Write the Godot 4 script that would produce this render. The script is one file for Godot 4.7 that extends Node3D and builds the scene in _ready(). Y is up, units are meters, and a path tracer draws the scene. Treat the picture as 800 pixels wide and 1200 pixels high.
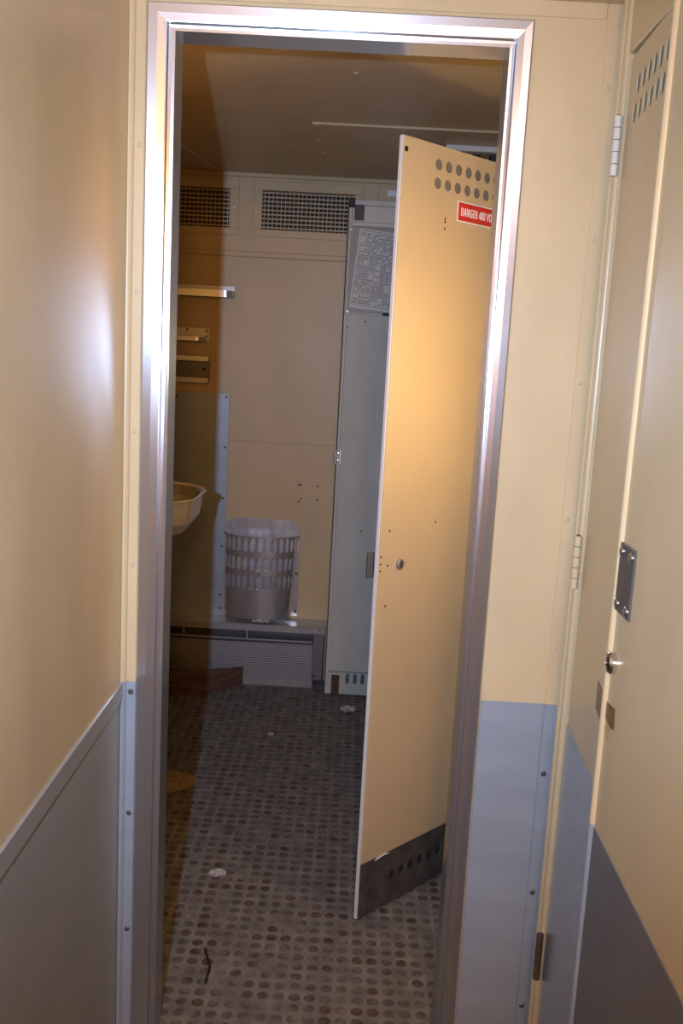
extends Node3D
# A railcar corridor looking through a stainless door frame into a washroom with open lockers.
# Units metres, y up. Corridor runs along -z, the bulkhead with the door frame stands at z = -1.70.

const BZ := -1.70        # corridor face of the bulkhead
const BT := 0.06         # bulkhead thickness
const WX := -0.415       # corridor left wall
const BW := -3.88        # washroom rear wall
const CH := 2.083        # washroom ceiling
const CC := 2.0          # corridor ceiling
var M := {}
var rng := RandomNumberGenerator.new()
var counts := {}
var cache := {}

# ------------------------------------------------------------------ materials
func lin(r: float, g: float, b: float) -> Color:
	return Color(r, g, b).linear_to_srgb()

func noise_tex(sd: int, freq: float, lo: float, hi: float, oct: int = 4, size: int = 512) -> NoiseTexture2D:
	var n := FastNoiseLite.new()
	n.seed = sd
	n.frequency = freq
	n.fractal_octaves = oct
	var t := NoiseTexture2D.new()
	t.width = size
	t.height = size
	t.seamless = true
	t.noise = n
	var g := Gradient.new()
	g.set_color(0, Color(lo, lo, lo))
	g.set_color(1, Color(hi, hi, hi))
	t.color_ramp = g
	return t

func mat(called: String, col: Color, rough: float, metal: float = 0.0, tex: Texture2D = null, sc := Vector3.ONE, bump: Texture2D = null, bs: float = 0.0, spec: float = 0.5) -> StandardMaterial3D:
	var m := StandardMaterial3D.new()
	m.albedo_color = col
	m.roughness = rough
	m.metallic = metal
	m.metallic_specular = spec
	if tex or bump:
		m.uv1_triplanar = true
		m.uv1_world_triplanar = true
		m.uv1_scale = sc
	if tex: m.albedo_texture = tex
	if bump:
		m.heightmap_enabled = true
		m.heightmap_texture = bump
		m.heightmap_scale = bs
	M[called] = m
	return m

func make_materials() -> void:
	var mottled := noise_tex(3, 0.012, 0.93, 1.0, 5)
	var streaks := noise_tex(8, 0.02, 0.92, 1.0, 4)
	var grime := noise_tex(21, 0.014, 0.55, 1.0, 6)
	var grain := noise_tex(33, 0.05, 0.3, 0.7, 3)
	# one cream paint on every wall, ceiling and locker door
	var paint := lin(0.625, 0.487, 0.275)
	mat("cream", paint, 0.32, 0.0, mottled, Vector3(0.7, 0.35, 0.7), null, 0.0, 0.42)
	mat("cream_wall", paint, 0.42, 0.0, mottled, Vector3(0.5, 0.25, 0.5), null, 0.0, 0.42)
	mat("off_white", lin(0.66, 0.62, 0.52), 0.45, 0.0, mottled, Vector3(1.4, 0.7, 1.4))
	mat("bar_paint", paint, 0.5)
	mat("grey_paint", lin(0.54, 0.55, 0.48), 0.5, 0.0, mottled, Vector3(1.6, 0.8, 1.6), null, 0.0, 0.4)
	mat("grey_light", lin(0.60, 0.61, 0.54), 0.5, 0.0, mottled, Vector3(1.6, 0.8, 1.6), null, 0.0, 0.4)
	mat("grey_trim", lin(0.26, 0.26, 0.23), 0.45)
	var sv := mat("steel_v", lin(0.56, 0.58, 0.60), 0.265, 0.88)
	sv.anisotropy_enabled = true
	sv.anisotropy = 0.85
	M["steel_h"] = sv
	mat("steel_satin", lin(0.55, 0.55, 0.55), 0.3, 0.6)
	mat("kick_dirty", lin(0.15, 0.14, 0.13), 0.4, 0.2, grime, Vector3(3.0, 2.0, 3.0))
	mat("basin", lin(0.70, 0.68, 0.64), 0.25, 0.3)
	mat("steel_bright", lin(0.75, 0.75, 0.75), 0.16, 1.0)
	mat("steel_bin", lin(0.84, 0.85, 0.87), 0.24, 0.85, null, Vector3(2.0, 0.6, 2.0), noise_tex(47, 0.012, 0.3, 0.7, 2), 0.3)
	mat("shelf_back", lin(0.42, 0.41, 0.40), 0.4, 0.7)
	mat("steel_dull", lin(0.60, 0.60, 0.60), 0.4, 0.9, streaks, Vector3(2.0, 0.8, 2.0))
	mat("wainscot", lin(0.37, 0.43, 0.475), 0.42, 0.3, mottled, Vector3(0.5, 2.0, 0.5))
	mat("wall_sheet", lin(0.42, 0.43, 0.41), 0.42, 0.4, mottled, Vector3(0.4, 1.0, 0.4), grain, 0.003)
	mat("rail_metal", lin(0.45, 0.45, 0.43), 0.4, 0.5)
	mat("kick_dark", lin(0.22, 0.22, 0.225), 0.3, 0.3, mottled, Vector3(2.0, 2.0, 2.0))
	mat("kick_steel", lin(0.45, 0.48, 0.51), 0.2, 0.5, mottled, Vector3(1.6, 1.6, 1.6))  # grey lightened for the wainscot mirrored in the far kick sheet
	mat("rubber", lin(0.28, 0.262, 0.24), 0.8, 0.0, noise_tex(22, 0.02, 0.72, 1.0, 6), Vector3(1.3, 1.3, 1.3), grain, 0.02, 0.3)
	mat("stud_a", lin(0.215, 0.185, 0.16), 0.75, 0.0, grime, Vector3(3.1, 3.1, 3.1))
	mat("stud_b", lin(0.25, 0.22, 0.192), 0.75, 0.0, grime, Vector3(2.3, 2.3, 2.3))
	mat("stud_c", lin(0.165, 0.118, 0.092), 0.7, 0.0, grime, Vector3(3.7, 3.7, 3.7))
	mat("black", lin(0.012, 0.011, 0.01), 0.6)
	mat("dark_hole", lin(0.02, 0.018, 0.016), 0.7)
	mat("screw", lin(0.30, 0.28, 0.25), 0.4, 0.8)
	mat("screw_cream", lin(0.52, 0.43, 0.29), 0.35)
	mat("screw_bright", lin(0.75, 0.76, 0.78), 0.2, 1.0)
	mat("wood_brown", lin(0.20, 0.115, 0.08), 0.5, 0.0, grime, Vector3(0.8, 5.0, 0.8))
	mat("rust", lin(0.14, 0.075, 0.04), 0.8, 0.0, grime, Vector3(9, 9, 9))
	mat("bracket_brown", lin(0.085, 0.035, 0.028), 0.5, 0.0, grime, Vector3(9, 9, 9))
	mat("edge_white", lin(0.66, 0.63, 0.60), 0.4)
	mat("sign_red", lin(0.62, 0.035, 0.022), 0.4)
	mat("sign_white", lin(0.85, 0.83, 0.80), 0.5)
	mat("brown_patch", lin(0.30, 0.165, 0.07), 0.35, 0.0, grime, Vector3(12, 12, 12))
	mat("pale_patch", lin(0.50, 0.33, 0.14), 0.35)
	mat("paper_scrap", lin(0.80, 0.74, 0.66), 0.85, 0.0, grime, Vector3(14, 14, 14))
	mat("paper_tan", lin(0.62, 0.46, 0.22), 0.85, 0.0, grime, Vector3(8, 8, 8))
	mat("plate_dark", lin(0.13, 0.125, 0.12), 0.35, 0.5)
	mat("mesh_back", lin(0.26, 0.24, 0.19), 0.7, 0.0, dots_image(), Vector3(70, 70, 70))
	mat("perforated", lin(0.55, 0.55, 0.56), 0.42, 0.6, dots_image(), Vector3(34, 34, 34))
	mat("filter", lin(0.20, 0.19, 0.17), 0.95, 0.0, noise_tex(77, 0.09, 0.0, 1.0, 3), Vector3(6, 1.2, 6))
	var lamp := mat("lamp_glass", lin(0.9, 0.75, 0.5), 0.5)
	lamp.emission_enabled = true
	lamp.emission = Color(1.0, 0.72, 0.38)
	lamp.emission_energy_multiplier = 2.0
	# paper chart: printed columns of small text rows
	var ch := StandardMaterial3D.new()
	ch.albedo_texture = ImageTexture.create_from_image(chart_image())
	ch.roughness = 0.7
	M["chart"] = ch

func dots_image() -> ImageTexture:
	var im := Image.create(64, 64, false, Image.FORMAT_RGB8)
	im.fill(Color(1, 1, 1))
	for y in 64:
		for x in 64:
			var cx := fposmod(x + (8.0 if int(y / 16.0) % 2 == 1 else 0.0), 16.0) - 8.0
			var cy := fposmod(float(y), 16.0) - 8.0
			if cx * cx + cy * cy < 26.0: im.set_pixel(x, y, Color(0.16, 0.16, 0.16))
	return ImageTexture.create_from_image(im)

func chart_image() -> Image:
	var r := RandomNumberGenerator.new()
	r.seed = 12
	var im := Image.create(384, 640, false, Image.FORMAT_RGB8)
	im.fill(Color(0.84, 0.84, 0.81))
	im.fill_rect(Rect2i(12, 12, 360, 3), Color(0.36, 0.37, 0.4))
	for c in 7:
		var x0 := 14 + c * 51
		im.fill_rect(Rect2i(x0, 12, 2, 600), Color(0.38, 0.39, 0.43))
		var y := 30
		while y < 596:
			if r.randf() < 0.05:
				y += 32
				continue
			var x := x0 + 6
			while x < x0 + 46:
				var w := r.randi_range(8, 22)
				if r.randf() < 0.85: im.fill_rect(Rect2i(x, y, mini(w, x0 + 47 - x), 8), Color(0.42, 0.43, 0.48))
				x += w + 5
			y += 16
	im.fill_rect(Rect2i(12, 612, 360, 3), Color(0.36, 0.37, 0.4))
	return im

# ------------------------------------------------------------------ mesh building
func tri(st: SurfaceTool, a: Vector3, b: Vector3, c: Vector3, na: Vector3, nb: Vector3, nc: Vector3) -> void:
	if (b - a).cross(c - a).dot(na + nb + nc) > 0.0:
		var t := b; b = c; c = t
		var tn := nb; nb = nc; nc = tn
	st.set_normal(na); st.add_vertex(a)
	st.set_normal(nb); st.add_vertex(b)
	st.set_normal(nc); st.add_vertex(c)

func face(st: SurfaceTool, pts: Array, hint: Vector3) -> void:
	var n: Vector3 = (pts[1] - pts[0]).cross(pts[2] - pts[0])
	if n.length() < 1e-12 and pts.size() > 3: n = (pts[2] - pts[0]).cross(pts[3] - pts[0])
	n = n.normalized()
	if n.dot(hint) < 0.0: n = -n
	for i in range(1, pts.size() - 1): tri(st, pts[0], pts[i], pts[i + 1], n, n, n)

func start() -> SurfaceTool:
	var st := SurfaceTool.new()
	st.begin(Mesh.PRIMITIVE_TRIANGLES)
	return st

# a box with chamfered edges, added at a transform
func add_box(st: SurfaceTool, xf: Transform3D, size: Vector3, b: float = 0.0) -> void:
	var h := size * 0.5
	b = minf(b, minf(h.x, minf(h.y, h.z)) * 0.9)
	var c := xf.origin
	var put := func(v: Vector3): return xf * v
	for ax in 3:
		var u := (ax + 1) % 3
		var w := (ax + 2) % 3
		for s in [-1.0, 1.0]:
			var pts := []
			for q in [[-1, -1], [1, -1], [1, 1], [-1, 1]]:
				var v := Vector3.ZERO
				v[ax] = s * h[ax]
				v[u] = q[0] * (h[u] - b)
				v[w] = q[1] * (h[w] - b)
				pts.append(put.call(v))
			var nn := Vector3.ZERO
			nn[ax] = s
			face(st, pts, xf.basis * nn)
	if b <= 0.0: return
	for ax in 3:
		var u := (ax + 1) % 3
		var w := (ax + 2) % 3
		for su in [-1.0, 1.0]:
			for sw in [-1.0, 1.0]:
				var pts := []
				for k in [[-1, 0], [1, 0], [1, 1], [-1, 1]]:
					var v := Vector3.ZERO
					v[ax] = k[0] * (h[ax] - b)
					v[u] = su * (h[u] if k[1] == 0 else h[u] - b)
					v[w] = sw * (h[w] - b if k[1] == 0 else h[w])
					pts.append(put.call(v))
				var nn := Vector3.ZERO
				nn[u] = su
				nn[w] = sw
				face(st, pts, xf.basis * nn)
	for sx in [-1.0, 1.0]:
		for sy in [-1.0, 1.0]:
			for sz in [-1.0, 1.0]:
				var s := Vector3(sx, sy, sz)
				var pts := []
				for ax in 3:
					var v := s * (h - Vector3(b, b, b))
					v[ax] = s[ax] * h[ax]
					pts.append(put.call(v))
				face(st, pts, xf.basis * s)

func box_mesh(size: Vector3, b: float = 0.001) -> ArrayMesh:
	var key := "b%s_%s" % [size, b]
	if not cache.has(key):
		var st := start()
		add_box(st, Transform3D(), size, b)
		cache[key] = st.commit()
	return cache[key]

# lathe around y, profile of (r, y) from bottom to top; sharp profile corners stay flat per band
func add_lathe(st: SurfaceTool, xf: Transform3D, prof: Array, seg: int = 16) -> void:
	for i in prof.size() - 1:
		var p: Vector2 = prof[i]
		var q: Vector2 = prof[i + 1]
		var e := q - p
		if e.length() < 1e-7: continue
		var pn := Vector2(e.y, -e.x).normalized()
		for k in seg:
			var a := TAU * k / seg
			var b := TAU * (k + 1) / seg
			var da := Vector3(cos(a), 0, sin(a))
			var db := Vector3(cos(b), 0, sin(b))
			var p0 := xf * (da * p.x + Vector3.UP * p.y)
			var p1 := xf * (db * p.x + Vector3.UP * p.y)
			var q0 := xf * (da * q.x + Vector3.UP * q.y)
			var q1 := xf * (db * q.x + Vector3.UP * q.y)
			var n0 := (xf.basis * (da * pn.x + Vector3.UP * pn.y)).normalized()
			var n1 := (xf.basis * (db * pn.x + Vector3.UP * pn.y)).normalized()
			if p.x > 1e-6: tri(st, p0, p1, q1, n0, n1, n1)
			if q.x > 1e-6: tri(st, p0, q1, q0, n0, n1, n0)

func lathe_mesh(prof: Array, seg: int = 16) -> ArrayMesh:
	var key := "l%s_%d" % [prof, seg]
	if not cache.has(key):
		var st := start()
		add_lathe(st, Transform3D(), prof, seg)
		cache[key] = st.commit()
	return cache[key]

# extrude a polygon (x, y) along z from z0 to z1 in the frame xf
func add_prism(st: SurfaceTool, xf: Transform3D, pts: PackedVector2Array, z0: float, z1: float) -> void:
	var idx := Geometry2D.triangulate_polygon(pts)
	for zz in [[z0, -1.0], [z1, 1.0]]:
		var n: Vector3 = (xf.basis * Vector3(0, 0, zz[1] * signf(z1 - z0))).normalized()
		for k in range(0, idx.size(), 3):
			var t := []
			for j in 3:
				var p := pts[idx[k + j]]
				t.append(xf * Vector3(p.x, p.y, zz[0]))
			tri(st, t[0], t[1], t[2], n, n, n)
	var turn := 0.0
	for i in pts.size(): turn += pts[i].cross(pts[(i + 1) % pts.size()])
	for i in pts.size():
		var a := pts[i]
		var b := pts[(i + 1) % pts.size()]
		var e := (b - a) * signf(turn)
		face(st, [xf * Vector3(a.x, a.y, z0), xf * Vector3(b.x, b.y, z0), xf * Vector3(b.x, b.y, z1), xf * Vector3(a.x, a.y, z1)], xf.basis * Vector3(e.y, -e.x, 0))

func prism_mesh(pts: PackedVector2Array, z0: float, z1: float) -> ArrayMesh:
	var st := start()
	add_prism(st, Transform3D(), pts, z0, z1)
	return st.commit()

func add_tube(st: SurfaceTool, path: Array, r: float, seg: int = 8) -> void:
	var rings := []
	for i in path.size():
		var d: Vector3 = (path[mini(i + 1, path.size() - 1)] - path[maxi(i - 1, 0)]).normalized()
		var u := d.cross(Vector3.UP if absf(d.y) < 0.9 else Vector3.RIGHT).normalized()
		var v := d.cross(u)
		var ring := []
		for k in seg:
			var a := TAU * k / seg
			ring.append([path[i] + (u * cos(a) + v * sin(a)) * r, u * cos(a) + v * sin(a)])
		rings.append(ring)
	for i in rings.size() - 1:
		for k in seg:
			var a = rings[i][k]
			var b = rings[i][(k + 1) % seg]
			var c = rings[i + 1][(k + 1) % seg]
			var d = rings[i + 1][k]
			tri(st, a[0], b[0], c[0], a[1], b[1], c[1])
			tri(st, a[0], c[0], d[0], a[1], c[1], d[1])

# a plate w x h of thickness t (front at d = 0, back at d = -t) with rounded holes cut through.
# holes: [cx, cy, half_w, half_h, cell_half_w, cell_half_h]; fn maps (x, y, d) to a point
func plate_mesh(w: float, h: float, t: float, holes: Array, fn: Callable, cuts_x: int = 1) -> ArrayMesh:
	var st := start()
	var xs := [0.0, w]
	var ys := [0.0, h]
	for i in range(1, cuts_x): xs.append(w * i / cuts_x)
	for o in holes:
		xs.append_array([o[0] - o[4], o[0] + o[4]])
		ys.append_array([o[1] - o[5], o[1] + o[5]])
	xs.sort()
	ys.sort()
	var e := 1e-5
	var nrm := func(x: float, y: float, s: float):
		var dx: Vector3 = fn.call(x + 1e-3, y, 0.0) - fn.call(x - 1e-3, y, 0.0)
		var dy: Vector3 = fn.call(x, y + 1e-3, 0.0) - fn.call(x, y - 1e-3, 0.0)
		var n := dx.cross(dy).normalized()
		var out: Vector3 = fn.call(x, y, 0.001) - fn.call(x, y, 0.0)
		return n * s * (1.0 if n.dot(out) > 0.0 else -1.0)
	var quad := func(p: Array, s: float, d: float):
		var v := []
		var n := []
		for q in p:
			v.append(fn.call(q.x, q.y, d))
			n.append(nrm.call(q.x, q.y, s))
		tri(st, v[0], v[1], v[2], n[0], n[1], n[2])
		tri(st, v[0], v[2], v[3], n[0], n[2], n[3])
	for i in xs.size() - 1:
		if xs[i + 1] - xs[i] < e: continue
		for j in ys.size() - 1:
			if ys[j + 1] - ys[j] < e: continue
			var mx: float = (xs[i] + xs[i + 1]) * 0.5
			var my: float = (ys[j] + ys[j + 1]) * 0.5
			var inside := false
			for o in holes:
				if absf(mx - o[0]) < o[4] and absf(my - o[1]) < o[5]: inside = true
			if inside: continue
			var p := [Vector2(xs[i], ys[j]), Vector2(xs[i + 1], ys[j]), Vector2(xs[i + 1], ys[j + 1]), Vector2(xs[i], ys[j + 1])]
			quad.call(p, 1.0, 0.0)
			quad.call(p, -1.0, -t)
	for o in holes:
		var outer := []
		var inner := []
		for k in 16:
			var a := TAU * (k - 2) / 16.0
			var side := int(k / 4.0)
			var f := (k % 4) / 4.0 * 2.0 - 1.0
			var q: Vector2 = [Vector2(1, f), Vector2(-f, 1), Vector2(-1, -f), Vector2(f, -1)][side]
			outer.append(Vector2(o[0] + q.x * o[4], o[1] + q.y * o[5]))
			var r := minf(o[2], o[3])
			var sy := signf(sin(a)) if absf(sin(a)) > 1e-6 else 0.0
			var sx := signf(cos(a)) if absf(cos(a)) > 1e-6 else 0.0
			inner.append(Vector2(o[0] + r * cos(a) + sx * (o[2] - r), o[1] + r * sin(a) + sy * (o[3] - r)))
		for k in 16:
			var l := (k + 1) % 16
			var p := [outer[k], outer[l], inner[l], inner[k]]
			quad.call(p, 1.0, 0.0)
			quad.call(p, -1.0, -t)
			var m: Vector2 = (inner[k] + inner[l]) * 0.5
			var inward: Vector3 = fn.call(o[0], o[1], 0.0) - fn.call(m.x, m.y, 0.0)
			face(st, [fn.call(inner[k].x, inner[k].y, 0.0), fn.call(inner[l].x, inner[l].y, 0.0), fn.call(inner[l].x, inner[l].y, -t), fn.call(inner[k].x, inner[k].y, -t)], inward)
	var mid: Vector3 = fn.call(w * 0.5, h * 0.5, -t * 0.5)
	for i in xs.size() - 1:
		if xs[i + 1] - xs[i] < e: continue
		for y in [0.0, h]:
			var pts := [fn.call(xs[i], y, 0.0), fn.call(xs[i + 1], y, 0.0), fn.call(xs[i + 1], y, -t), fn.call(xs[i], y, -t)]
			face(st, pts, fn.call(xs[i], y, 0.0) - fn.call(xs[i], h * 0.5, 0.0))
	for j in ys.size() - 1:
		if ys[j + 1] - ys[j] < e: continue
		for x in [0.0, w]:
			var pts := [fn.call(x, ys[j], 0.0), fn.call(x, ys[j + 1], 0.0), fn.call(x, ys[j + 1], -t), fn.call(x, ys[j], -t)]
			face(st, pts, fn.call(x, ys[j], 0.0) - fn.call(w * 0.5, ys[j], 0.0))
	return st.commit()

# ------------------------------------------------------------------ objects
func numbered(parent: Node, called: String) -> String:
	var key := "%d/%s" % [parent.get_instance_id(), called]
	var n: int = counts.get(key, 0)
	counts[key] = n + 1
	return called if n == 0 else "%s_%03d" % [called, n]

func thing(called: String, label: String, category: String, at := Vector3.ZERO, group := "", kind := "") -> Node3D:
	var o := Node3D.new()
	o.name = numbered(self, called)
	add_child(o)
	o.position = at
	tag(o, label, category, group, kind)
	return o

func tag(o: Node, label: String, category: String, group := "", kind := "") -> void:
	o.set_meta("label", label)
	if category: o.set_meta("category", category)
	if group: o.set_meta("group", group)
	if kind: o.set_meta("kind", kind)

# a part whose transform is given in world space
func part(parent: Node3D, called: String, mesh: Mesh, m: String, xf := Transform3D()) -> MeshInstance3D:
	var o := MeshInstance3D.new()
	o.name = numbered(parent, called)
	o.mesh = mesh
	o.material_override = M[m]
	parent.add_child(o)
	o.global_transform = xf
	return o

func at(x: float, y: float, z: float) -> Transform3D:
	return Transform3D(Basis(), Vector3(x, y, z))

# a box part between two corners
func bar(parent: Node3D, called: String, a: Vector3, b: Vector3, m: String, bev: float = 0.001) -> MeshInstance3D:
	return part(parent, called, box_mesh((b - a).abs(), bev), m, Transform3D(Basis(), (a + b) * 0.5))

# a flat round screw head facing along dir
func screw(parent: Node3D, p: Vector3, dir: Vector3, r: float = 0.004, m: String = "screw", called: String = "screw") -> MeshInstance3D:
	var h := r * 0.45
	var mesh := lathe_mesh([Vector2(r, 0), Vector2(r, h * 0.4), Vector2(r * 0.7, h), Vector2(0, h * 1.1)], 12)
	var y := dir.normalized()
	var x := y.cross(Vector3.UP if absf(y.y) < 0.9 else Vector3.RIGHT).normalized()
	return part(parent, called, mesh, m, Transform3D(Basis(x, y, x.cross(y)), p))

func _ready() -> void:
	# ---------------- camera
	var cam := Camera3D.new()
	cam.name = "camera"
	cam.keep_aspect = Camera3D.KEEP_HEIGHT
	cam.fov = rad_to_deg(2.0 * atan(600.0 / 1100.0))
	cam.near = 0.02
	add_child(cam)
	var p := deg_to_rad(9.6)
	var r := deg_to_rad(3.03)
	var yw := deg_to_rad(0.5)
	cam.transform = Transform3D(Basis(Vector3.UP, yw) * Basis(Vector3.RIGHT, -p) * Basis(Vector3.BACK, r), Vector3(0, 1.4, 0))
	cam.current = true
	# ---------------- environment: closed interior, no daylight
	var we := WorldEnvironment.new()
	we.name = "environment"
	var env := Environment.new()
	env.background_mode = Environment.BG_COLOR
	env.background_color = Color(0, 0, 0)
	env.tonemap_mode = Environment.TONE_MAPPER_LINEAR
	env.tonemap_exposure = 1.0
	env.sdfgi_enabled = true
	env.ssao_enabled = true
	env.ssil_enabled = true
	we.environment = env
	add_child(we)
	# ---------------- the photographer's flash, mounted left of the lens
	var fl := SpotLight3D.new()
	fl.name = "camera_flash"
	fl.light_color = Color(0.48, 0.66, 1.0).linear_to_srgb()
	fl.light_energy = 4.1
	fl.light_size = 0.012
	fl.spot_angle = 46.0
	fl.spot_angle_attenuation = 1.0
	fl.spot_range = 12.0
	fl.spot_attenuation = 2.0
	fl.shadow_enabled = true
	add_child(fl)
	fl.transform = Transform3D(Basis(Vector3.UP, yw) * Basis(Vector3.RIGHT, deg_to_rad(-6.0)), Vector3(-0.153, 1.45, -0.02))

	make_materials()
	build_shell()
	build_bulkhead()
	build_lamps()
	build_corridor_lockers()
	build_rear_wall()
	build_washroom()
	build_yellow_door()
	build_grey_door()
	build_debris()

# ------------------------------------------------------------------ the setting
func build_shell() -> void:
	var fz := 1.3
	# floor with its raised round studs
	var f := thing("floor", "dark brown rubber floor with rows of raised round studs", "floor", Vector3.ZERO, "", "structure")
	bar(f, "rubber_sheet", Vector3(-1.1, -0.06, BW - 0.1), Vector3(0.95, 0.0, fz), "rubber", 0.0)
	var stud := lathe_mesh([Vector2(0.0134, 0), Vector2(0.0124, 0.0010), Vector2(0.0108, 0.0012), Vector2(0.0098, 0.0009), Vector2(0, 0.0009)], 12)
	var spots := []
	var px := 0.0345
	for i in range(-24, 22):
		for j in range(-2, 115):
			var v := Vector3(-0.271 + px * i + 0.0, 0, -1.786 - px * (j - 54))
			if v.z < BW + 0.12 or v.z > 0.3: continue
			if v.z > BZ - BT - 0.002 and (v.x < WX + 0.02 or v.x > 0.36): continue
			if v.z <= BZ - BT and v.z > BZ - BT - 0.02: continue
			if v.x < -1.0 or v.x > 0.43: continue
			spots.append(v)
	var seen := func(v: Vector3):
		return v.z < -1.775 and v.x > v.z * 0.205 + 0.005 and v.x < -v.z * 0.115
	var near := spots.filter(seen)
	near.sort_custom(func(a, b): return a.z > b.z)
	near = near.slice(0, 300)
	var taken := {}
	for v in near: taken[v] = true
	rng.seed = 5
	var sts := [start(), start(), start()]
	for v in spots:
		var q := rng.randf()
		var k := 0 if q < 0.5 else (1 if q < 0.8 else 2)
		if taken.has(v): part(f, "stud", stud, ["stud_a", "stud_b", "stud_c"][k], Transform3D(Basis(), v))
		else: sts[k].append_from(stud, 0, Transform3D(Basis(), v))
	for k in 3:
		var o := part(f, "stud_field", sts[k].commit(), ["stud_a", "stud_b", "stud_c"][k])
		o.set_meta("kind", "stuff")

	# corridor left wall: cream sheet above, steel sheet below, rail between
	var w := thing("wall_left", "glossy cream corridor wall above a dull steel dado sheet", "wall", Vector3.ZERO, "", "structure")
	bar(w, "upper_panel", Vector3(WX - 0.05, 0.75, BZ), Vector3(WX, CC + 0.05, fz), "cream", 0.0)
	bar(w, "lower_panel", Vector3(WX - 0.05, -0.02, BZ), Vector3(WX - 0.001, 0.75, fz), "wall_sheet", 0.0)
	var rl := bar(w, "dado_rail", Vector3(WX - 0.004, 0.727, BZ + 0.006), Vector3(WX + 0.004, 0.765, fz), "rail_metal", 0.002)
	rl.set_meta("label", "flat grey metal dado rail")
	screw(w, Vector3(WX + 0.004, 0.745, BZ + 0.02), Vector3.RIGHT, 0.004, "screw_bright")
	# quarter-round bead in the corner with the bulkhead, cream above and grey below
	for k in [[0.766, CC, "cream", "corner_bead"], [0.0, 0.766, "wainscot", "corner_bead_lower"]]:
		var st := start()
		var pts := PackedVector2Array()
		for i in 7:
			var a := PI * 0.5 * i / 6.0
			pts.append(Vector2(0.010 * cos(a), 0.010 * sin(a)))
		pts.append(Vector2(0, 0))
		add_prism(st, Transform3D(Basis(Vector3.RIGHT, Vector3.BACK, Vector3.UP), Vector3(WX, 0, BZ)), pts, k[0], k[1])
		part(w, k[3], st.commit(), k[2])

	var wr := thing("wall_rear", "cream end wall of the corridor behind the camera", "wall", Vector3.ZERO, "", "structure")
	bar(wr, "panel", Vector3(WX - 0.05, -0.02, fz), Vector3(0.5, CC + 0.05, fz + 0.05), "cream", 0.0)

	var c := thing("ceiling", "low cream corridor ceiling in front of the bulkhead", "ceiling", Vector3.ZERO, "", "structure")
	bar(c, "panel", Vector3(WX - 0.05, CC, BZ), Vector3(0.5, CC + 0.05, fz + 0.05), "cream_wall", 0.0)
	bar(c, "edge_angle", Vector3(WX, CC - 0.026, BZ), Vector3(0.386, CC, BZ + 0.003), "cream", 0.001)

	# washroom ceiling with the screwed access hatch
	var c2 := thing("ceiling", "brownish cream washroom ceiling with a screwed access hatch", "ceiling", Vector3.ZERO, "", "structure")
	bar(c2, "panel", Vector3(-1.1, CH, BW - 0.05), Vector3(0.95, CH + 0.05, BZ - BT), "cream_wall", 0.0)
	var h := bar(c2, "access_hatch", Vector3(-0.178, CH - 0.007, BW + 0.08), Vector3(0.44, CH, -2.985), "cream_wall", 0.002)
	h.set_meta("label", "flat hatch panel with a bright front edge")
	for q in [[-0.163, -3.20], [-0.155, -3.38], [-0.147, -3.553], [-0.139, -3.68], [-0.165, -3.0], [0.10, -3.0]]:
		screw(h, Vector3(q[0], CH - 0.007, q[1]), Vector3.DOWN, 0.006, "screw_cream")
	screw(c2, Vector3(-0.043, CH, -2.469), Vector3.DOWN, 0.008, "screw_cream")
	var bst := start()
	add_tube(bst, [Vector3(-0.70, CH - 0.001, -3.03), Vector3(-0.656, CH - 0.001, -3.353), Vector3(-0.587, CH - 0.001, -3.86)], 0.0025, 6)
	part(c2, "seam_bead", bst.commit(), "edge_white")

	# washroom side walls
	var wl := thing("wall_left", "cream washroom side wall behind the wash basin", "wall", Vector3.ZERO, "", "structure")
	bar(wl, "panel", Vector3(-1.1, -0.02, BW), Vector3(-1.0, CH + 0.02, BZ - BT), "cream_wall", 0.0)
	var wg := thing("wall_right", "cream washroom side wall behind the open yellow door", "wall", Vector3.ZERO, "", "structure")
	bar(wg, "panel", Vector3(0.45, -0.02, BW), Vector3(0.55, CH + 0.02, BZ - BT), "cream_wall", 0.0)
	bar(wg, "hinge_post", Vector3(0.405, 0.0, -2.50), Vector3(0.45, CH - 0.01, -2.462), "cream_wall", 0.004)

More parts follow.
